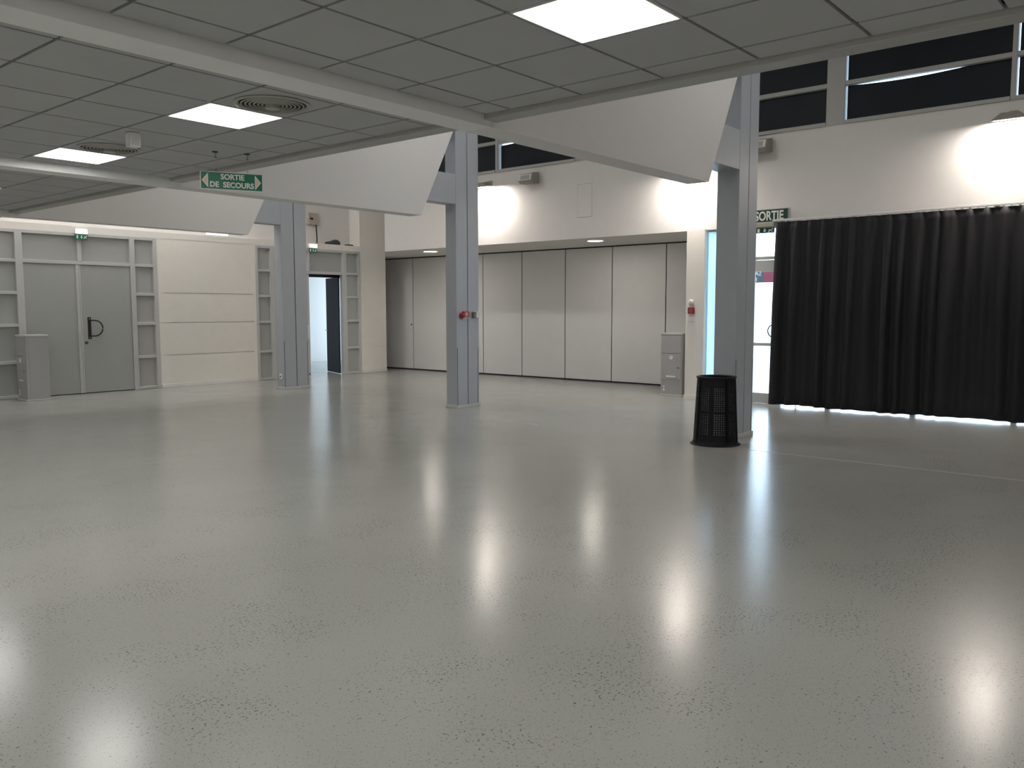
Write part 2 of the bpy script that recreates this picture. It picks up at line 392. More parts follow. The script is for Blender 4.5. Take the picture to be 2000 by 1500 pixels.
# ---------------------------------------------------------------- folding partition in the far recess
XP = 14.95
seams = [17.35, 15.857, 14.66, 13.428, 12.23, 10.995, 9.769, 8.481, 7.02]
plab = ['darker grey partition panel at the far left end of the folding wall',
        'grey partition panel second from the left, half hidden behind the middle column',
        'partition panel mostly hidden behind the middle column',
        'partition panel just right of the middle column',
        'partition panel in the centre of the row, two right of the middle column',
        'wide partition panel left of the one under the right downlight',
        'wide full partition panel beside the pedestal cabinet, right of centre',
        'narrowest visible partition panel in the right corner behind the pedestal cabinet']
for i in range(8):
    ya, yb = seams[i+1], seams[i]
    t = thing('partition_panel', plab[i], 'partition', (XP+.03, (ya+yb)/2, 0), 0, 'sliding partition panels across the far recess')
    h_ = (yb-ya)/2
    b_ = bmesh.new(); bx(b_, -.03, .03, -h_+.010, h_-.010, .03, 2.865, bev=.006)
    pl = obj('panel', b_, 'partition', t)
    b_ = bmesh.new(); bx(b_, -.018, .018, -h_, -h_+.0096, .03, 2.865); bx(b_, -.018, .018, h_-.0096, h_, .03, 2.865); obj('seal', b_, 'seam', t)
    b_ = bmesh.new(); bx(b_, -.02, .02, -h_+.01, h_-.01, .004, .029); obj('bottom_seal', b_, 'seam', t)
    if i == 0:
        b_ = bmesh.new(); lathe(b_, [(.018, -.03), (.018, -.045)], (0, -h_+.06, 1.17), 14, 'x'); obj('lock', b_, 'blacksat', t)
bm = bmesh.new(); bx(bm, XP+.012, XP+.05, 7.02, 17.35, 2.868, 2.89)
struct(obj('trim_6', bm, 'seam'))

# ---------------------------------------------------------------- clerestory windows
wposts = [(-4.97, -4.70), (-.27, 0.0), (4.43, 4.70), (9.13, 9.40), (13.83, 14.10)]
thin = [(-2.48, .03), (2.22, .03), (6.80, .03), (11.36, .03)]
bars = [(-9.5, -9.4)]+sorted([(a, b) for a, b in wposts]+[(c-h, c+h) for c, h in thin])+[(14.70, 14.79)]
bars = sorted(bars)
blinds = []
wi = 1
for k in range(len(bars)-1):
    ya, yb = bars[k][1], bars[k+1][0]
    if yb < -6: continue
    W = sempty('window_%d' % wi, (XW+.1, (ya+yb)/2, 4.33)); wi += 1
    o_ = (-(XW+.1), -(ya+yb)/2, -4.33)
    b_ = bmesh.new()
    bx(b_, XW-.01, XW+.16, bars[k][0] if k else ya-.05, ya, 4.33, 5.96, bev=.004)
    bx(b_, XW-.03, XW+.16, ya, yb, 4.33, 4.385, bev=.004)
    bx(b_, XW+.0, XW+.10, ya, yb, 4.90, 4.965, bev=.004)
    bx(b_, XW+.0, XW+.14, ya, yb, 5.90, 5.96)
    fr_ = obj('window_frame', b_, 'trim', W); fr_.location = o_
    b_ = bmesh.new(); bx(b_, XW+.12, XW+.126, ya, yb, 4.36, 5.93); g_ = obj('pane', b_, 'glass', W); g_.location = o_
    gl = .0; gr = .0
    # small gaps where daylight leaks past the blackout panels
    if abs(yb-4.43) < .01: gr = .018
    if abs(yb-11.33) < .02: gr = .03
    if abs(yb-2.19) < .01: gr = .016
    blinds.append((ya, yb, gl, gr))
bm = bmesh.new(); bx(bm, XW-.03, XW+.05, bars[-1][0], 14.79, 4.33, 5.96); struct(obj('trim_7', bm, 'frame'))
blab = {0: 'outside right', 1: 'outside right'}
NB = len(blinds)
names_low = ['lower black blind panel, rightmost pair of windows beyond the last post', 'x']
for k, (ya, yb, gl, gr) in enumerate(blinds):
    for row, (za, zb) in enumerate(((4.386, 4.899), (4.966, 5.899))):
        t = .0
        if row == 0 and abs(yb-4.43) < .01:
            b_ = bmesh.new()   # sags a little under the rail so that a bright slit shows
            n = 24; pts = []
            for q in range(n+1):
                y = ya+(yb-gr-ya)*q/n; s = q/n
                d = .030*max(0, math.sin(pi*min(1, max(0, (s-.25)/.72))))
                pts.append((y, zb-d))
            prism(b_, [(ya, za), (yb-gr, za)]+pts[::-1], 'x', XW+.075, XW+.083)
        elif row == 0 and abs(yb-11.33) < .02:
            b_ = bmesh.new(); prism(b_, [(ya, za), (yb-gr, za), (yb-gr, zb-.03), (yb-.42, zb-.02), (yb-.5, zb), (ya, zb)], 'x', XW+.075, XW+.083)
        else:
            b_ = bmesh.new(); bx(b_, XW+.075, XW+.083, ya, yb-gr, za, zb)
        o = obj('blackout_blind', b_, 'blind')
        pos = {True: 'lower', False: 'upper'}[row == 0]
        cy = (ya+yb)/2
        where = ('furthest outside the view, right' if cy < -4.9 else 'far outside the view on the right' if cy < -3.4 else 'outside the view on the right' if cy < -.2 else 'past the right edge' if cy < 1 else 'above the right floodlight' if cy < 2.22 else 'right of the wide grey post' if cy < 4.4 else
                 'in the short window by the right column' if cy < 6.8 else 'hidden behind the nearest white beam' if cy < 9.1 else 'in the triangular view right of the thin post' if cy < 11.3 else 'beside the middle column' if cy < 13.8 else 'in the left corner')
        tag(o, 'black %s blind panel %s' % (pos, where), 'blind', 'blackout panels in the high windows')

# ---------------------------------------------------------------- glazed wall behind the curtains
GX = 13.22
W = sempty('window_20', (GX, 0, 0)); oo = (-GX, 0, 0)
b_ = bmesh.new()
for (ya, yb) in ((6.93, 6.965), (5.85, 5.95), (4.55, 4.62), (3.3, 3.37), (2.0, 2.07), (.7, .77), (-.6, -.53), (-1.9, -1.83), (-3.2, -3.1)):
    bx(b_, GX-.04, GX+.05, ya, yb, 0, 2.89, bev=.004)
bx(b_, GX-.04, GX+.05, -3.2, 6.96, 2.86, 2.89); bx(b_, GX-.03, GX+.04, -3.2, 5.85, 2.36, 2.41, bev=.004)
bx(b_, GX-.035, GX+.045, -3.2, 5.85, 2.17, 2.35, bev=.006)
bx(b_, GX-.03, GX+.03, -3.2, 5.85, .95, 1.00, bev=.004)
bx(b_, GX-.03, GX+.03, 5.35, 5.85, .004, .17, bev=.004)
o = obj('window_frame', b_, 'frame', W); o.location = oo
b_ = bmesh.new(); bx(b_, GX, GX+.006, -3.2, 6.94, 0.0, 2.87); o = obj('pane', b_, 'glass', W); o.location = oo
b_ = bmesh.new(); tube(b_, [(GX-.05, 5.47+.105*math.cos(a), 1.20+.105*math.sin(a)) for a in [2*pi*k/32 for k in range(32)]], .010, 8, True)
tube(b_, [(GX-.05, 5.47+.03, 1.30), (GX-.05, 5.47-.01, 1.27), (GX-.05, 5.455, 1.22)], .008, 8)
o = obj('handle', b_, 'blacksat', W, smooth=True); o.location = oo
struct(box('wall_right_far', 'plaster', (XW, XW+.3, -9.5, -3.2, 0, 2.89)))
o = tag(box('outdoor_wing_wall', 'outwall', (13.45, 15.0, 6.80, 6.96, -.03, 3.4)), 'pale blue outdoor wing wall seen through the glass left of the curtain', 'wall')
t = thing('outdoor_banner', 'red and grey banner hanging outside the glass door, seen from behind', 'banner', (14.2, 5.96, 2.14))
b_ = bmesh.new(); bx(b_, -.01, .01, -.55, .15, -.12, .09); obj('banner_cloth', b_, 'outred', t)
b_ = bmesh.new(); bx(b_, -.012, .012, .151, .62, -.12, .09); obj('banner_end', b_, 'label_grey', t)
mt = Matrix.Translation((-.014, .33, .0)) @ Matrix(((0, 0, 1, 0), (1, 0, 0, 0), (0, 1, 0, 0), (0, 0, 0, 1)))
text('lettering', 'SALLE', .11, 'signwhite', t, Matrix.Translation((-.014, .33, .035)) @ Matrix(((0, 0, -1, 0), (1, 0, 0, 0), (0, 1, 0, 0), (0, 0, 0, 1))), .002)
b_ = bmesh.new(); bx(b_, -.008, .008, -.50, -.47, -2.17, -.12); obj('banner_post', b_, 'frame', t)
b_ = bmesh.new(); bx(b_, -.008, .008, .56, .59, -2.17, -.12); obj('banner_post', b_, 'frame', t)
text('lettering', 'PISC', .10, 'signwhite', t, Matrix.Translation((-.014, .36, -.07)) @ Matrix(((0, 0, -1, 0), (1, 0, 0, 0), (0, 1, 0, 0), (0, 0, 0, 1))), .002)

# ================================================================ COLUMNS AND BEAMS
def column(xa, xb, ya, yb, xs, label, sx0, outlet=False):
    t = thing('column', label, 'column', (xa, ya, 0))
    b_ = bmesh.new()
    bx(b_, 0, xs-xa-.008, 0, yb-ya, .0, ROOF, bev=.006); bx(b_, xs-xa+.008, xb-xa, 0, yb-ya, .0, ROOF, bev=.006)
    obj('shaft', b_, 'column', t)
    obj('seam', (lambda q: (bx(q, xs-xa-.02, xs-xa+.02, .02, yb-ya-.02, 0, ROOF), q)[1])(bmesh.new()), 'seam', t)
    b_ = bmesh.new(); bx(b_, -.014, xb-xa+.014, -.014, yb-ya+.014, 0, .05, bev=.004); obj('base_trim', b_, 'frame', t)
    b_ = bmesh.new(); bx(b_, sx0-xa, -.001, .002, yb-ya-.002, 3.17, 3.62, bev=.004); obj('bracket_beam', b_, 'fin' if False else 'column', t)
    b_ = bmesh.new()
    for yy in (0-.003,): bx(b_, .012, .020, -.002, .002, .05, .95); bx(b_, xb-xa-.03, xb-xa-.024, -.002, .002, .05, .95)
    obj('crack_line', b_, 'seam', t)
    if outlet:
        b_ = bmesh.new(); bx(b_, -.012, -.001, .07, .15, .21, .31, bev=.003); q = obj('socket_plate', b_, 'white', t)
        b_ = bmesh.new(); bx(b_, -.014, -.011, .095, .125, .24, .275); obj('socket', b_, 'blacksat', q)
    return t
column(9.285, 9.79, 4.32, 4.60, 9.545, 'tall blue-grey column on the right, beside the black bin', 8.4)
column(9.44, 9.955, 9.035, 9.26, 9.70, 'blue-grey column in the middle of the hall with red and white devices', 8.5)
column(9.545, 10.125, 13.76, 13.99, 9.84, 'blue-grey column furthest left, in front of the open doorway', 8.6, True)
def beam(y0, xend, label, w=BW):
    t = thing('ceiling_beam', label, 'beam', (0, y0, BZ))
    b_ = bmesh.new(); bx(b_, -7, XE-.02, 0, w, 0, .14); obj('beam_section', b_, 'beam', t)
    b_ = bmesh.new(); h = 6.0-BZ
    prism(b_, [(XE-.0195, 0), (xend, 0), (xend+.52*h, h), (XE+.06, h), (XE+.06, .095), (XE-.0195, .045)], 'y', 0, w)
    obj('deep_section', b_, 'fin', t)
beam(4.32, 8.52, 'white deep beam with slanted end reaching to the right column', .26)
beam(9.035, 8.71, 'white deep beam with slanted end reaching to the middle column, behind the hanging sign', .25)
beam(13.76, 8.85, 'white deep beam with slanted end nearest the left doors', .25)
t = thing('ceiling_beam', 'pale beam crossing the ceiling behind the camera', 'beam', (0, -.38, BZ)); b_ = bmesh.new(); bx(b_, -7, XE-.02, 0, .25, 0, .14); obj('beam_section', b_, 'beam', t)
t = thing('ceiling_beam', 'pale beam crossing the rear bay of the ceiling', 'beam', (0, -5.08, BZ)); b_ = bmesh.new(); bx(b_, -7, XE-.02, 0, .25, 0, .14); obj('beam_section', b_, 'beam', t)

# ================================================================ LIGHTS
def ll(i, L_):
    xa, xb, ya, yb = L_
    if xa > 3:
        if 2 < ya < 3: return 'largest square light panel, glowing white in the nearest ceiling bay'
        if 5 < ya < 6: return 'square light panel beside the nearer round air diffuser'
        if 8 < ya < 9: return 'square light panel beside the farther round diffuser, above the second beam'
        if 10 < ya < 13: return 'square light panel cut by the left edge, beyond the second beam'
    row = ['first', 'second', 'third', 'fourth', 'fifth'][min(4, round((3.29-xa)/TS/4))]
    nth = sum(1 for q in LIGHTS if abs(q[0]-xa) < .1 and q[2] > ya)
    return 'added out-of-view square light panel, %s row from the ceiling edge, %s from the door wall' % (row, ['nearest', 'second', 'third', 'fourth', 'fifth', 'sixth', 'seventh', 'eighth', 'ninth', 'tenth', 'eleventh', 'twelfth'][nth])  # panels outside the view, added for their light
proto = None
for i, L_ in enumerate(LIGHTS):
    xa, xb, ya, yb = L_; c = ((xa+xb)/2, (ya+yb)/2, CZ)
    if proto is None:
        proto = thing('ceiling_light', ll(i, L_), 'light', c, 0, 'square ceiling light panels'); h = TS/2-.008
        b_ = bmesh.new()
        for (a0, a1, b0, b1) in ((-h, h, -h, -h+.012), (-h, h, h-.012, h), (-h, -h+.012, -h+.012, h-.012), (h-.012, h, -h+.012, h-.012)): bx(b_, a0, a1, b0, b1, -.004, .025)
        obj('light_frame', b_, 'white', proto)
        b_ = bmesh.new(); bx(b_, -h+.012, h-.012, -h+.012, h-.012, .0, .012); obj('diffuser', b_, 'panel_light', proto)
    else:
        q = copy_tree(proto); q.location = c; q['label'] = ll(i, L_)
# round ceiling diffusers
vp = None
for i, (x, y) in enumerate(VENTS):
    lab = ['round louvred air diffuser beside the middle ceiling light', 'round louvred air diffuser further left beside the far ceiling light'][i]
    if vp is None:
        vp = thing('air_diffuser', lab, 'air vent', (x, y, CZ), 0, 'round ceiling air diffusers')
        b_ = bmesh.new(); lathe(b_, [(.262, .0), (.268, -.010), (.25, -.016), (.238, -.004)], n=64, closed=True); obj('rim', b_, 'grate', vp, smooth=True)
        b_ = bmesh.new(); lathe(b_, [(.001, -.002), (.235, -.002)], n=48); obj('throat', b_, 'grid', vp)
        for k, rr in enumerate((.222, .193, .164, .135, .106, .078)):
            b_ = bmesh.new(); lathe(b_, [(rr, -.009), (rr, -.014), (rr-.009, -.016), (rr-.010, -.010)], n=48, closed=True); obj('louvre_ring', b_, 'grate', vp, smooth=True)
        b_ = bmesh.new(); lathe(b_, [(.05, -.008), (.05, -.036), (.03, -.042), (.001, -.042)], n=32); obj('cone', b_, 'grate', vp, smooth=True)
    else:
        q = copy_tree(vp); q.location = (x, y, CZ); q['label'] = lab
# small sensor box on the ceiling
t = thing('ceiling_sensor', 'small white box sensor hanging under the ceiling near the far light panel', 'sensor', (3.42, 6.98, CZ))
b_ = bmesh.new(); bx(b_, -.045, .045, -.045, .045, -.12, -.001, bev=.008); obj('housing', b_, 'white', t)
b_ = bmesh.new(); bx(b_, -.03, .03, -.051, -.0455, -.11, -.05, bev=.002); obj('lens', b_, 'frame', t)
# recessed downlights in the recess soffit
for i, (x, y) in enumerate(((13.69, 13.92), (13.67, 9.335))):
    lab = ['round recessed downlight left of the middle column, above the partition', 'round recessed downlight above the right half of the partition'][i]
    t = thing('downlight', lab, 'light', (x, y, 2.89), 0, 'recessed downlights above the partition')
    b_ = bmesh.new(); lathe(b_, [(.185, -.0005), (.185, -.008), (.155, -.010), (.15, -.002)], n=40, closed=True); obj('rim', b_, 'white', t, smooth=True)
    b_ = bmesh.new(); lathe(b_, [(.001, -.004), (.152, -.004)], n=40); obj('lens', b_, 'downlight', t)
# wall floodlights
def flood(y, z, label, tilt=9):
    t = thing('floodlight', label, 'light', (XW, y, z), 0, 'floodlights on the high wall')
    b_ = bmesh.new(); bx(b_, -.018, -.001, -.05, .05, -.04, .06, bev=.004); tube(b_, [(-.015, 0, .02), (-.10, 0, .03), (-.20, 0, -.01)], .012, 8)
    obj('bracket', b_, 'lamphouse', t)
    head = thing('lamp_head', '', '', (-.26, 0, -.05)); del head['label']; del head['category']
    head.parent = t; head.rotation_euler = (0, math.radians(-tilt), 0)
    b_ = bmesh.new()
    vs0 = [(-.135, -.20), (.135, -.20), (.135, .20), (-.135, .20)]; vs1 = [(-.06, -.10), (.06, -.10), (.06, .10), (-.06, .10)]
    A = [b_.verts.new((p[0], p[1], -.04)) for p in vs0]; B = [b_.verts.new((p[0], p[1], .05)) for p in vs1]
    b_.faces.new(B)
    for k in range(4): b_.faces.new((A[k], A[(k+1) % 4], B[(k+1) % 4], B[k]))
    hs = obj('housing', b_, 'lamphouse', t); hs.modifiers.new('s', 'SOLIDIFY').thickness = .006
    hs.location = (-.26, 0, -.05); hs.rotation_euler = (0, math.radians(-tilt), 0)
    b_ = bmesh.new(); bx(b_, -.125, .125, -.19, .19, -.040, -.034); g = obj('lens', b_, 'flood', t); g.location = (-.26, 0, -.05); g.rotation_euler = (0, math.radians(-tilt), 0)
    bpy.data.objects.remove(head)
    return t
flood(2.20, 4.13, 'floodlight blazing on the high wall at the right edge, above the curtains')
flood(6.95, 3.98, 'floodlight on the high wall peeking below the nearest white beam')
flood(11.52, 4.12, 'floodlight on the high wall beside the middle column')
flood(-2.5, 4.13, 'floodlight on the high wall out of view to the right')
# unseen lamps added under the high roof to brighten the walls
hp = None
for i, (x, y, wh) in enumerate(((8.8, 1.9, 'right of the right column'), (8.8, 6.7, 'between the right and the middle columns'), (8.8, 11.4, 'between the middle and the left columns'), (8.9, 15.0, 'beside the left column'), (6.1, 15.0, 'before the left double doors'))):
    c = (x, y, ROOF-.001); lab = 'added unseen lamp under the high roof '+wh
    if hp is None:
        hp = thing('added_roof_lamp', lab, 'light', c, 0, 'added lamps under the high roof')
        b_ = bmesh.new(); bx(b_, -.32, .32, -.62, .62, -.08, 0, bev=.01); obj('housing', b_, 'white', hp)
        b_ = bmesh.new(); bx(b_, -.29, .29, -.59, .59, -.088, -.081); obj('lens', b_, 'bay', hp)
    else:
        q = copy_tree(hp); q.location = c; q['label'] = lab
# lamp on the ledge of the left wall
t = thing('tube_light', 'short bluish tube light under the end of the far left beam', 'light', (9.64, YL+.12, 3.092))
b_ = bmesh.new(); bx(b_, -.26, .26, -.03, .03, 0, .025, bev=.004); obj('housing', b_, 'white', t)
b_ = bmesh.new(); tube(b_, [(-.24, -.01, .045), (.24, -.01, .045)], .022, 12); obj('tube', b_, 'led', t, smooth=True)

t = thing('tube_light', 'added unseen tube light washing the left doors, just outside the left edge of the view', 'light', (4.1, 15.72, CZ-.002))  # unseen lamp added to brighten the left wall
b_ = bmesh.new(); bx(b_, -.62, .62, -.04, .04, -.04, 0, bev=.005); obj('housing', b_, 'white', t)
b_ = bmesh.new(); tube(b_, [(-.6, 0, -.065), (.6, 0, -.065)], .022, 12); obj('tube', b_, 'strip', t, smooth=True)

# ---------------------------------------------------------------- pictograms and exit lamps
def picto(parent, w, h, y0):
    """door, arrow and running figure in the x-z plane, centred"""
    def Q(name, polys):
        b_ = bmesh.new()
        for pts in polys: prism(b_, [(p[0]*w, p[1]*h) for p in pts], 'y', y0-.001, y0)
        o = obj(name, b_, 'signwhite', parent); o.location = (0, 0, -.048)
    Q('door_symbol', [[(-.38, -.36), (-.26, -.36), (-.26, .36), (-.38, .36)]])
    Q('arrow_symbol', [[(-.04, .36), (.04, .36), (.04, -.02), (.10, -.02), (0, -.38), (-.10, -.02), (-.04, -.02)]])
    Q('running_figure', [[(.27, .14), (.38, .08), (.33, -.12), (.22, -.06)], [(.36, .12), (.42, .12), (.42, .38), (.36, .38)],
      [(.22, -.05), (.29, -.10), (.22, -.36), (.15, -.34)], [(.30, -.06), (.35, -.12), (.44, -.30), (.39, -.36)], [(.20, .20), (.30, .13), (.28, .02), (.17, .12)]])
def exit_lamp(loc, label, rotz=0, w=.23, sc=1):
    t = thing('exit_lamp', label, 'emergency light', loc, rotz, 'emergency exit lamps')
    b_ = bmesh.new(); bx(b_, -w/2, w/2, .0, .06, 0, .10, bev=.01); obj('lamp_body', b_, 'white', t)
    b_ = bmesh.new(); bx(b_, -w/2+.015, w/2-.015, -.012, -.0005, .012, .088, bev=.004); obj('diffuser', b_, 'emerg', t)
    b_ = bmesh.new(); bx(b_, -w/2, w/2, .012, .02, -.095, -.001, bev=.002); s_ = obj('sign_plate', b_, 'green' if sc else 'darkgreen', t)
    picto(s_, w, .09, .0115)
    return t
exit_lamp((6.80, YL-.075, 2.935), 'lit emergency exit lamp with green plate above the left double doors')
exit_lamp((11.955, YL-.075, 2.965), 'lit emergency exit lamp with green plate above the open doorway')
t = exit_lamp((XW-.085, 5.60, 2.855), 'exit lamp with dark green plate over the glass door beside the curtain', math.radians(-90), .36, 0)
t.scale = (.9, .9, .9)
for ch in t.children:
    if ch.name.startswith('diffuser'): ch.data.materials[0] = M['beige']
    if ch.name.startswith('lamp_body'): ch.data.materials[0] = M['lamphouse']; 

# ---------------------------------------------------------------- hanging sign
def at(px, depth, z):
    """world point for image column px at a camera depth and a height z"""
    k = (px-1000)/FPX
    p = Vector((math.cos(YAW), math.sin(YAW), 0))*(depth/math.cos(PITCH)+(z-CH)*math.tan(PITCH))+Vector((math.sin(YAW), -math.cos(YAW), 0))*(k*depth)
    return Vector((p.x, p.y, z))
PL, PR = at(390.5, 7.72, 2.835), at(512.5, 7.957, 2.835)
mid = (PL+PR)/2; dv = (PR-PL); SWD = dv.length; ang = math.atan2(dv.y, dv.x); SH = .166
t = thing('hanging_sign', 'green hanging emergency exit sign with white lettering and two arrows', 'sign', (mid.x, mid.y, 2.835), ang)
b_ = bmesh.new(); bx(b_, -SWD/2, SWD/2, -.006, .006, -SH, 0, bev=.001); obj('sign_edge', b_, 'signwhite', t)
b_ = bmesh.new(); bx(b_, -SWD/2+.008, SWD/2-.004, -.0085, -.0065, -SH+.007, -.007); obj('sign_face', b_, 'green', t)
XZ = lambda x, z: Matrix(((1, 0, 0, x), (0, 0, -1, -.010), (0, 1, 0, z), (0, 0, 0, 1)))
text('lettering', 'SORTIE', .070, 'signwhite', t, XZ(.008, -.044), .0022, .0008, 1.0, 1.0, (.212, .052))
text('lettering', 'DE  SECOURS', .070, 'signwhite', t, XZ(.003, -.117), .0022, .0008, 1.0, 1.0, (.395, .052))
for s_ in (-1, 1):
    b_ = bmesh.new(); x1 = s_*(SWD/2-.07); x2 = s_*(SWD/2-.014)
    prism(b_, [(x1, -.015), (x1, -SH+.015), (x2, -SH/2)], 'y', -.0100, -.0088); a_ = obj('arrow', b_, 'signwhite', t)
    b_ = bmesh.new(); x1 = s_*(SWD/2-.063); x2 = s_*(SWD/2-.026)
    prism(b_, [(x1, -.038), (x1, -SH+.038), (x2, -SH/2)], 'y', -.0106, -.0101); obj('arrow_inset', b_, 'signpink', a_)
for xx, nm in ((-.14, 0), (.145, 1)):
    b_ = bmesh.new(); bx(b_, xx-.001, xx+.001, -.001, .001, .02, CZ-2.835-.05); obj('wire', b_, 'frame', t)
    b_ = bmesh.new(); bx(b_, xx-.025, xx+.025, -.008, .008, CZ-2.835-.012, CZ-2.835-.001)
    tube(b_, [(xx, 0, CZ-2.835-.012), (xx+.008, 0, CZ-2.835-.03), (xx-.006, 0, CZ-2.835-.05), (xx+.012, 0, CZ-2.835-.062)], .004, 6); obj('hook', b_, 'blacksat', t)
    b_ = bmesh.new(); tube(b_, [(xx, 0, -.001), (xx+.006, 0, .012), (xx, 0, .024)], .003, 6); obj('clip', b_, 'blacksat', t)
# wall exit sign next to the curtain
t = thing('wall_sign', 'dark green exit sign with big white letters on the high wall above the glass door', 'sign', (XW-.02, 5.60, 3.045))
b_ = bmesh.new(); bx(b_, -.012, .012, -.375, .375, -.105, .105, bev=.003); obj('sign_edge', b_, 'trim', t)
b_ = bmesh.new(); bx(b_, -.016, -.0125, -.355, .355, -.095, .095); obj('sign_face', b_, 'darkgreen', t)
text('lettering', 'SORTIE', .205, 'signwhite', t, Matrix(((0, 0, -1, -.018), (-1, 0, 0, -.05), (0, 1, 0, 0), (0, 0, 0, 1))), .005, .001, 1, 1, (.475, .15))

# ---------------------------------------------------------------- devices
t = thing('call_point', 'red fire alarm call point on the white pier between beacon and label', 'fire alarm', (13.03, 6.88, 1.53))
b_ = bmesh.new(); bx(b_, -.05, -.001, -.055, .055, -.055, .055, bev=.006); obj('housing', b_, 'red', t)
b_ = bmesh.new(); bx(b_, -.053, -.0505, -.03, .025, -.035, .035); obj('label_window', b_, 'label_grey', t)
t = thing('alarm_beacon', 'small white domed beacon on the pier above the red call point', 'alarm', (13.03, 6.88, 1.68))
b_ = bmesh.new(); bx(b_, -.03, -.001, -.045, .045, -.05, .03, bev=.004); obj('base', b_, 'white', t)
b_ = bmesh.new(); lathe(b_, [(.04, -.03), (.04, -.05), (.028, -.07), (.001, -.075)], n=24, axis='x'); obj('dome', b_, 'emerg' if False else 'signwhite', t, smooth=True)
o = box('notice_plate', 'white', (-.012, -.001, -.055, .055, -.04, .03), bev=.003, loc=(13.03, 6.90, 1.38)); tag(o, 'small white plate on the pier below the red call point', 'plate')
t = thing('call_point', 'red break-glass box on the middle column', 'fire alarm', (9.585, 9.035, 1.47))
b_ = bmesh.new(); bx(b_, -.02, .10, -.05, -.001, -.03, .055, bev=.006); obj('housing', b_, 'red', t)
b_ = bmesh.new(); lathe(b_, [(.042, -.001), (.042, -.06), (.03, -.075), (.001, -.08)], (-.045, 0, -.01), 24, 'y'); obj('sounder', b_, 'red', t, smooth=True)
b_ = bmesh.new(); bx(b_, .0, .06, -.055, -.0505, -.018, .035); obj('label_window', b_, 'beige', t)
b_ = bmesh.new(); bx(b_, -.03, .08, -.03, -.001, -.07, -.031, bev=.004); obj('foot_plate', b_, 'frame', t)
t = thing('switch_box', 'small white switch box on the middle column, right of the red box', 'switch', (9.865, 9.035, 1.47))
b_ = bmesh.new(); bx(b_, -.02, .055, -.055, -.001, -.05, .05, bev=.005); obj('housing', b_, 'white', t)
b_ = bmesh.new(); bx(b_, -.075, -.021, -.05, -.001, -.045, .045, bev=.005); obj('side_box', b_, 'label_grey', t)
# loudspeakers
def speaker(y, z, label):
    t = thing('wall_loudspeaker', label, 'loudspeaker', (XW, y, z), 0, 'loudspeakers on the high wall')
    b_ = bmesh.new(); bx(b_, -.05, -.001, -.06, .06, -.10, .10, bev=.006); obj('bracket', b_, 'lamphouse', t)
    b_ = bmesh.new(); prism(b_, [(-.05, -.13), (-.05, .09), (-.26, .05), (-.30, -.10), (-.24, -.14)], 'y', -.17, .17); hs = obj('housing', b_, 'lamphouse', t)
    m_ = hs.modifiers.new('b', 'BEVEL'); m_.width = .015; m_.segments = 3
    b_ = bmesh.new(); prism(b_, [(-.27, .03), (-.305, -.085), (-.312, -.08), (-.277, .035)], 'y', -.15, .15); obj('front_ring', b_, 'white', t)
    b_ = bmesh.new(); prism(b_, [(-.279, .015), (-.308, -.07), (-.314, -.068), (-.285, .017)], 'y', -.11, .11); obj('grille', b_, 'grate', t)
speaker(10.38, 4.13, 'grey box loudspeaker on the high wall right of the middle column')
speaker(5.68, 4.17, 'grey box loudspeaker on the high wall just right of the right column')
# flush access panel
t = thing('access_panel', 'narrow flush access panel in the high wall above the partition', 'panel', (XW, 9.17, 3.59))
b_ = bmesh.new(); bx(b_, -.003, .0, -.165, .165, -.31, .31); obj('panel_frame', b_, 'trim', t)
b_ = bmesh.new(); bx(b_, -.006, -.0032, -.158, .158, -.303, .303); obj('panel_door', b_, 'plaster', t)
# box with cable and dark bundle on the ledge of the left wall
YU = YL+.38
t = thing('junction_box', 'beige junction box on the upper wall above the open doorway with a black cable', 'electrical box', (12.25, YU, 3.66))
b_ = bmesh.new(); bx(b_, -.14, .16, -.08, -.001, -.12, .16, bev=.01); obj('box_body', b_, 'beige', t)
b_ = bmesh.new(); tube(b_, [(-.03, -.10, .02), (-.10, -.11, .02)], .02, 8); obj('plug', b_, 'seam', t)
b_ = bmesh.new(); tube(b_, [(.06, -.09, -.12), (.05, -.12, -.2), (.0, -.2, -.40), (-.06, -.28, -.56), (-.09, -.30, -.575)], .014, 8); obj('cable', b_, 'black', t, smooth=True)
b_ = bmesh.new(); n = 14
for k in range(n):
    a = k/n*2*pi
lathe(b_, [(.001, 0), (.16, 0), (.185, .03), (.17, .075), (.12, .105), (.05, .115), (.001, .115)], n=28)
for v in b_.verts: v.co.x *= 1.15; v.co.y *= .75; v.co.z *= 1+.25*math.sin(v.co.x*14)
o = obj('cable_coil', b_, 'dark_shaded', None, smooth=True, loc=(12.72, YL+.20, 3.09)); tag(o, 'dark coiled bundle lying on the ledge above the open doorway', 'cable')
b_ = bmesh.new(); tube(b_, [(0, 0, .016), (.08, -.02, .02), (.18, .02, .028), (.26, .0, .02)], .015, 8); o = obj('black_adapter', b_, 'black', None, smooth=True, loc=(13.02, YL+.12, 3.09)); tag(o, 'short black cable end on the ledge, right of the dark bundle', 'cable')

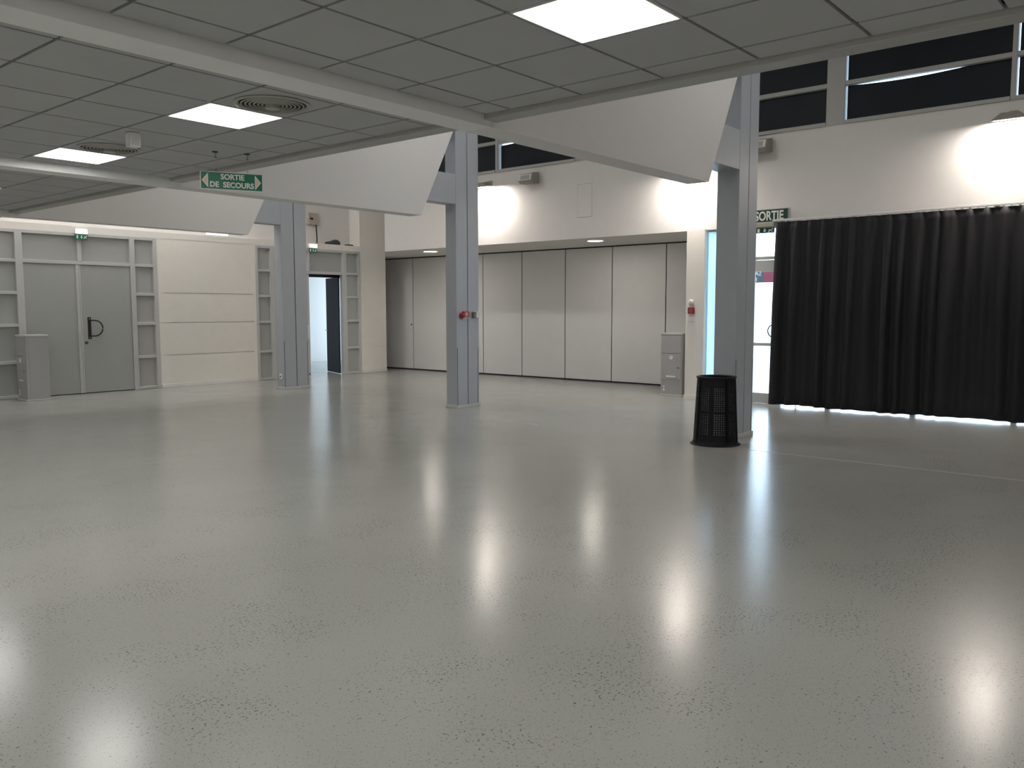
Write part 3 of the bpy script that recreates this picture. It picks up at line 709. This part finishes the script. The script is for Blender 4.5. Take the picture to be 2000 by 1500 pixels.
# ---------------------------------------------------------------- pedestal cabinets
def cabinet(loc, label, lenx, leny, rot=0):
    t = thing('pedestal_cabinet', label, 'cabinet', loc, rot, 'metal pedestal cabinets')
    lx, ly, H = lenx, leny, 1.10
    b_ = bmesh.new(); bx(b_, 0, lx, 0, ly, .03, H, bev=.006); obj('body', b_, 'cabinet', t)
    b_ = bmesh.new(); bx(b_, -.02, lx+.01, -.02, ly+.02, 0, .029, bev=.004); obj('foot_plate', b_, 'frame', t)
    b_ = bmesh.new(); bx(b_, -.012, lx+.006, -.006, ly+.006, H, H+.03, bev=.005); obj('top_cap', b_, 'frame', t)
    b_ = bmesh.new(); bx(b_, -.010, -.001, .02, ly-.02, .77, H-.02, bev=.002); obj('upper_panel', b_, 'cabinet', t)
    b_ = bmesh.new(); bx(b_, -.012, -.001, .02, ly-.02, .30, .755, bev=.002); d_ = obj('door', b_, 'cabinet', t)
    b_ = bmesh.new(); lathe(b_, [(.038, -.0125), (.038, -.022), (.022, -.024), (.016, -.017), (.001, -.017)], (0, ly*.5, .69), 24, 'x'); obj('dial', b_, 'white', d_, smooth=True)
    b_ = bmesh.new(); bx(b_, -.018, -.0125, .05, .09, .505, .518); obj('slot', b_, 'seam', d_)
    b_ = bmesh.new(); bx(b_, -.022, -.0125, .12, ly-.12, .335, .36, bev=.004); obj('door_pull', b_, 'white', d_)
    b_ = bmesh.new(); lathe(b_, [(.022, -.001), (.022, -.010), (.001, -.010)], (0, ly-.07, .11), 20, 'x'); lathe(b_, [(.018, -.001), (.018, -.009), (.001, -.009)], (0, ly-.07, .165), 20, 'x'); obj('rivet', b_, 'white', t)
    b_ = bmesh.new(); bx(b_, .05, lx-.05, -.003, -.0005, .09, H-.03); obj('side_panel', b_, 'cabinet', t)
cabinet((13.29, 7.19, 0), 'grey metal pedestal cabinet standing against the partition beside the white pier', .42, .43)
cabinet((5.55, 15.42, 0), 'grey metal pedestal cabinet standing in front of the left double doors', .37, .40)

# ---------------------------------------------------------------- black bin
BXC, BYC = 8.86, 4.35
t = thing('waste_bin', 'black tapered plastic bin with perforated sides, standing by the right column', 'bin', (BXC, BYC, 0), math.radians(12))
b_ = bmesh.new(); NS = 112; NZ = 60; z0, z1 = .02, .76
def rad(z): return .250+(.212-.250)*(z/.76)
grid = [[b_.verts.new((rad(z0+(z1-z0)*j/NZ)*math.cos(2*pi*i/NS), rad(z0+(z1-z0)*j/NZ)*math.sin(2*pi*i/NS), z0+(z1-z0)*j/NZ)) for i in range(NS)] for j in range(NZ+1)]
for j in range(NZ):
    for i in range(NS):
        s = i % 14; hole = s in (3, 5, 7, 9, 11) and j % 2 == 1 and (8 <= j <= 28 or 31 <= j <= 52)
        if hole: continue
        b_.faces.new((grid[j][i], grid[j][(i+1) % NS], grid[j+1][(i+1) % NS], grid[j+1][i]))
o = obj('body', b_, 'black', t, smooth=True); o.modifiers.new('s', 'SOLIDIFY').thickness = .004
b_ = bmesh.new(); lathe(b_, [(.200, .76), (.223, .762), (.228, .775), (.224, .786), (.206, .786), (.196, .775)], n=56, closed=True); obj('rim', b_, 'black', t, smooth=True)
b_ = bmesh.new(); lathe(b_, [(.245, .001), (.285, .001), (.287, .006), (.262, .016), (.251, .05), (.244, .05)], n=56, closed=True); obj('foot_flange', b_, 'black', t, smooth=True)
b_ = bmesh.new()
for k in range(8):
    a = 2*pi*(k*14+.5)/NS
    for (za, zb) in ((.03, .75),):
        p = [(rad(za)+.001, za), (rad(za)+.009, za), (rad(zb)+.009, zb), (rad(zb)+.001, zb)]
        c_, s_ = math.cos(a), math.sin(a); wd = .006; A = []; B = []
        for (rr, z) in p: A.append(b_.verts.new((rr*c_-wd*s_, rr*s_+wd*c_, z))); B.append(b_.verts.new((rr*c_+wd*s_, rr*s_-wd*c_, z)))
        b_.faces.new(A); b_.faces.new(B[::-1])
        for q in range(4): b_.faces.new((A[q], B[q], B[(q+1) % 4], A[(q+1) % 4]))
obj('rib', b_, 'black', t)
b_ = bmesh.new(); lathe(b_, [(.001, .02), (.248, .02)], n=40); obj('bottom', b_, 'black', t)
b_ = bmesh.new(); lathe(b_, [(.236, .06), (.203, .74)], n=48)
for fc in [f_ for f_ in b_.faces if len(f_.verts) > 4]: b_.faces.remove(fc)
obj('added_sleeve', b_, 'trim', t, smooth=True)  # added inner sleeve; its pale grey stands for light through the holes

# ---------------------------------------------------------------- curtains and rail
def curtain(y0, y1, label, seed, flare0=0):
    rnd = random.Random(seed); ph = []; y = 0; L_ = y1-y0
    fold = []
    while y < L_: wv = rnd.uniform(.16, .34); fold.append((y, wv, rnd.uniform(.6, 1.25), rnd.uniform(-.08, .10))); y += wv
    n = int(L_/.018); nz = 26; b_ = bmesh.new(); rows = []
    for j in range(nz+1):
        s = j/nz; row = []    # s 0 at top
        for i in range(n+1):
            yy = L_*i/n; k = max(q for q in range(len(fold)) if fold[q][0] <= yy+1e-9)
            st, wv, am, dr = fold[k]; tt = (yy-st)/wv
            deep = (.022*(1-s)+.075*min(1, s*2.2)*am)
            x = -deep*(.5-.5*math.cos(2*pi*tt))+.012*math.sin(yy*31+s*2)*s
            top = .007*math.sin(2*pi*yy/.105)*max(0, 1-s*6)
            z = 2.925-(2.925-(.026+.006*math.sin(yy*2.1+seed)+.005*math.sin(yy*7.3)))*s
            dy = dr*s*math.sin(pi*tt)*.35
            yf = y0+yy+dy
            if flare0: yf += flare0*s**1.4*max(0, 1-(L_-yy)/.55)
            row.append(b_.verts.new((12.99+x+top, yf, z)))
        rows.append(row)
    for j in range(nz):
        for i in range(n): b_.faces.new((rows[j][i], rows[j][i+1], rows[j+1][i+1], rows[j+1][i]))
    t = thing('curtain', label, 'curtain', (0, 0, 0)); o = obj('curtain_cloth', b_, 'curtain', t, smooth=False)
    for p in o.data.polygons: p.use_smooth = True
    o.modifiers.new('s', 'SOLIDIFY').thickness = .003
    b_ = bmesh.new(); k = int(L_/.10)
    for i in range(k): yy = y0+(i+.5)*L_/k; bx(b_, 12.975, 12.995, yy-.012, yy+.012, 2.922, 2.942)
    obj('curtain_glider', b_, 'white', t)
curtain(2.98, 5.40, 'dark pleated blackout curtain beside the glass door', 3, .04)
curtain(-3.0, 3.0, 'dark pleated blackout curtain running out of the right edge', 8)
b_ = bmesh.new(); bx(b_, 12.965, 13.005, -3.1, 5.46, 2.942, 2.972, bev=.004); bx(b_, 13.005, XW-.001, 5.3, 5.36, 2.95, 2.965); bx(b_, 13.005, XW-.001, 2.3, 2.36, 2.95, 2.965); bx(b_, 13.005, XW-.001, -.7, -.64, 2.95, 2.965)
tag(obj('curtain_rail', b_, 'white'), 'long white curtain rail under the high wall', 'rail')
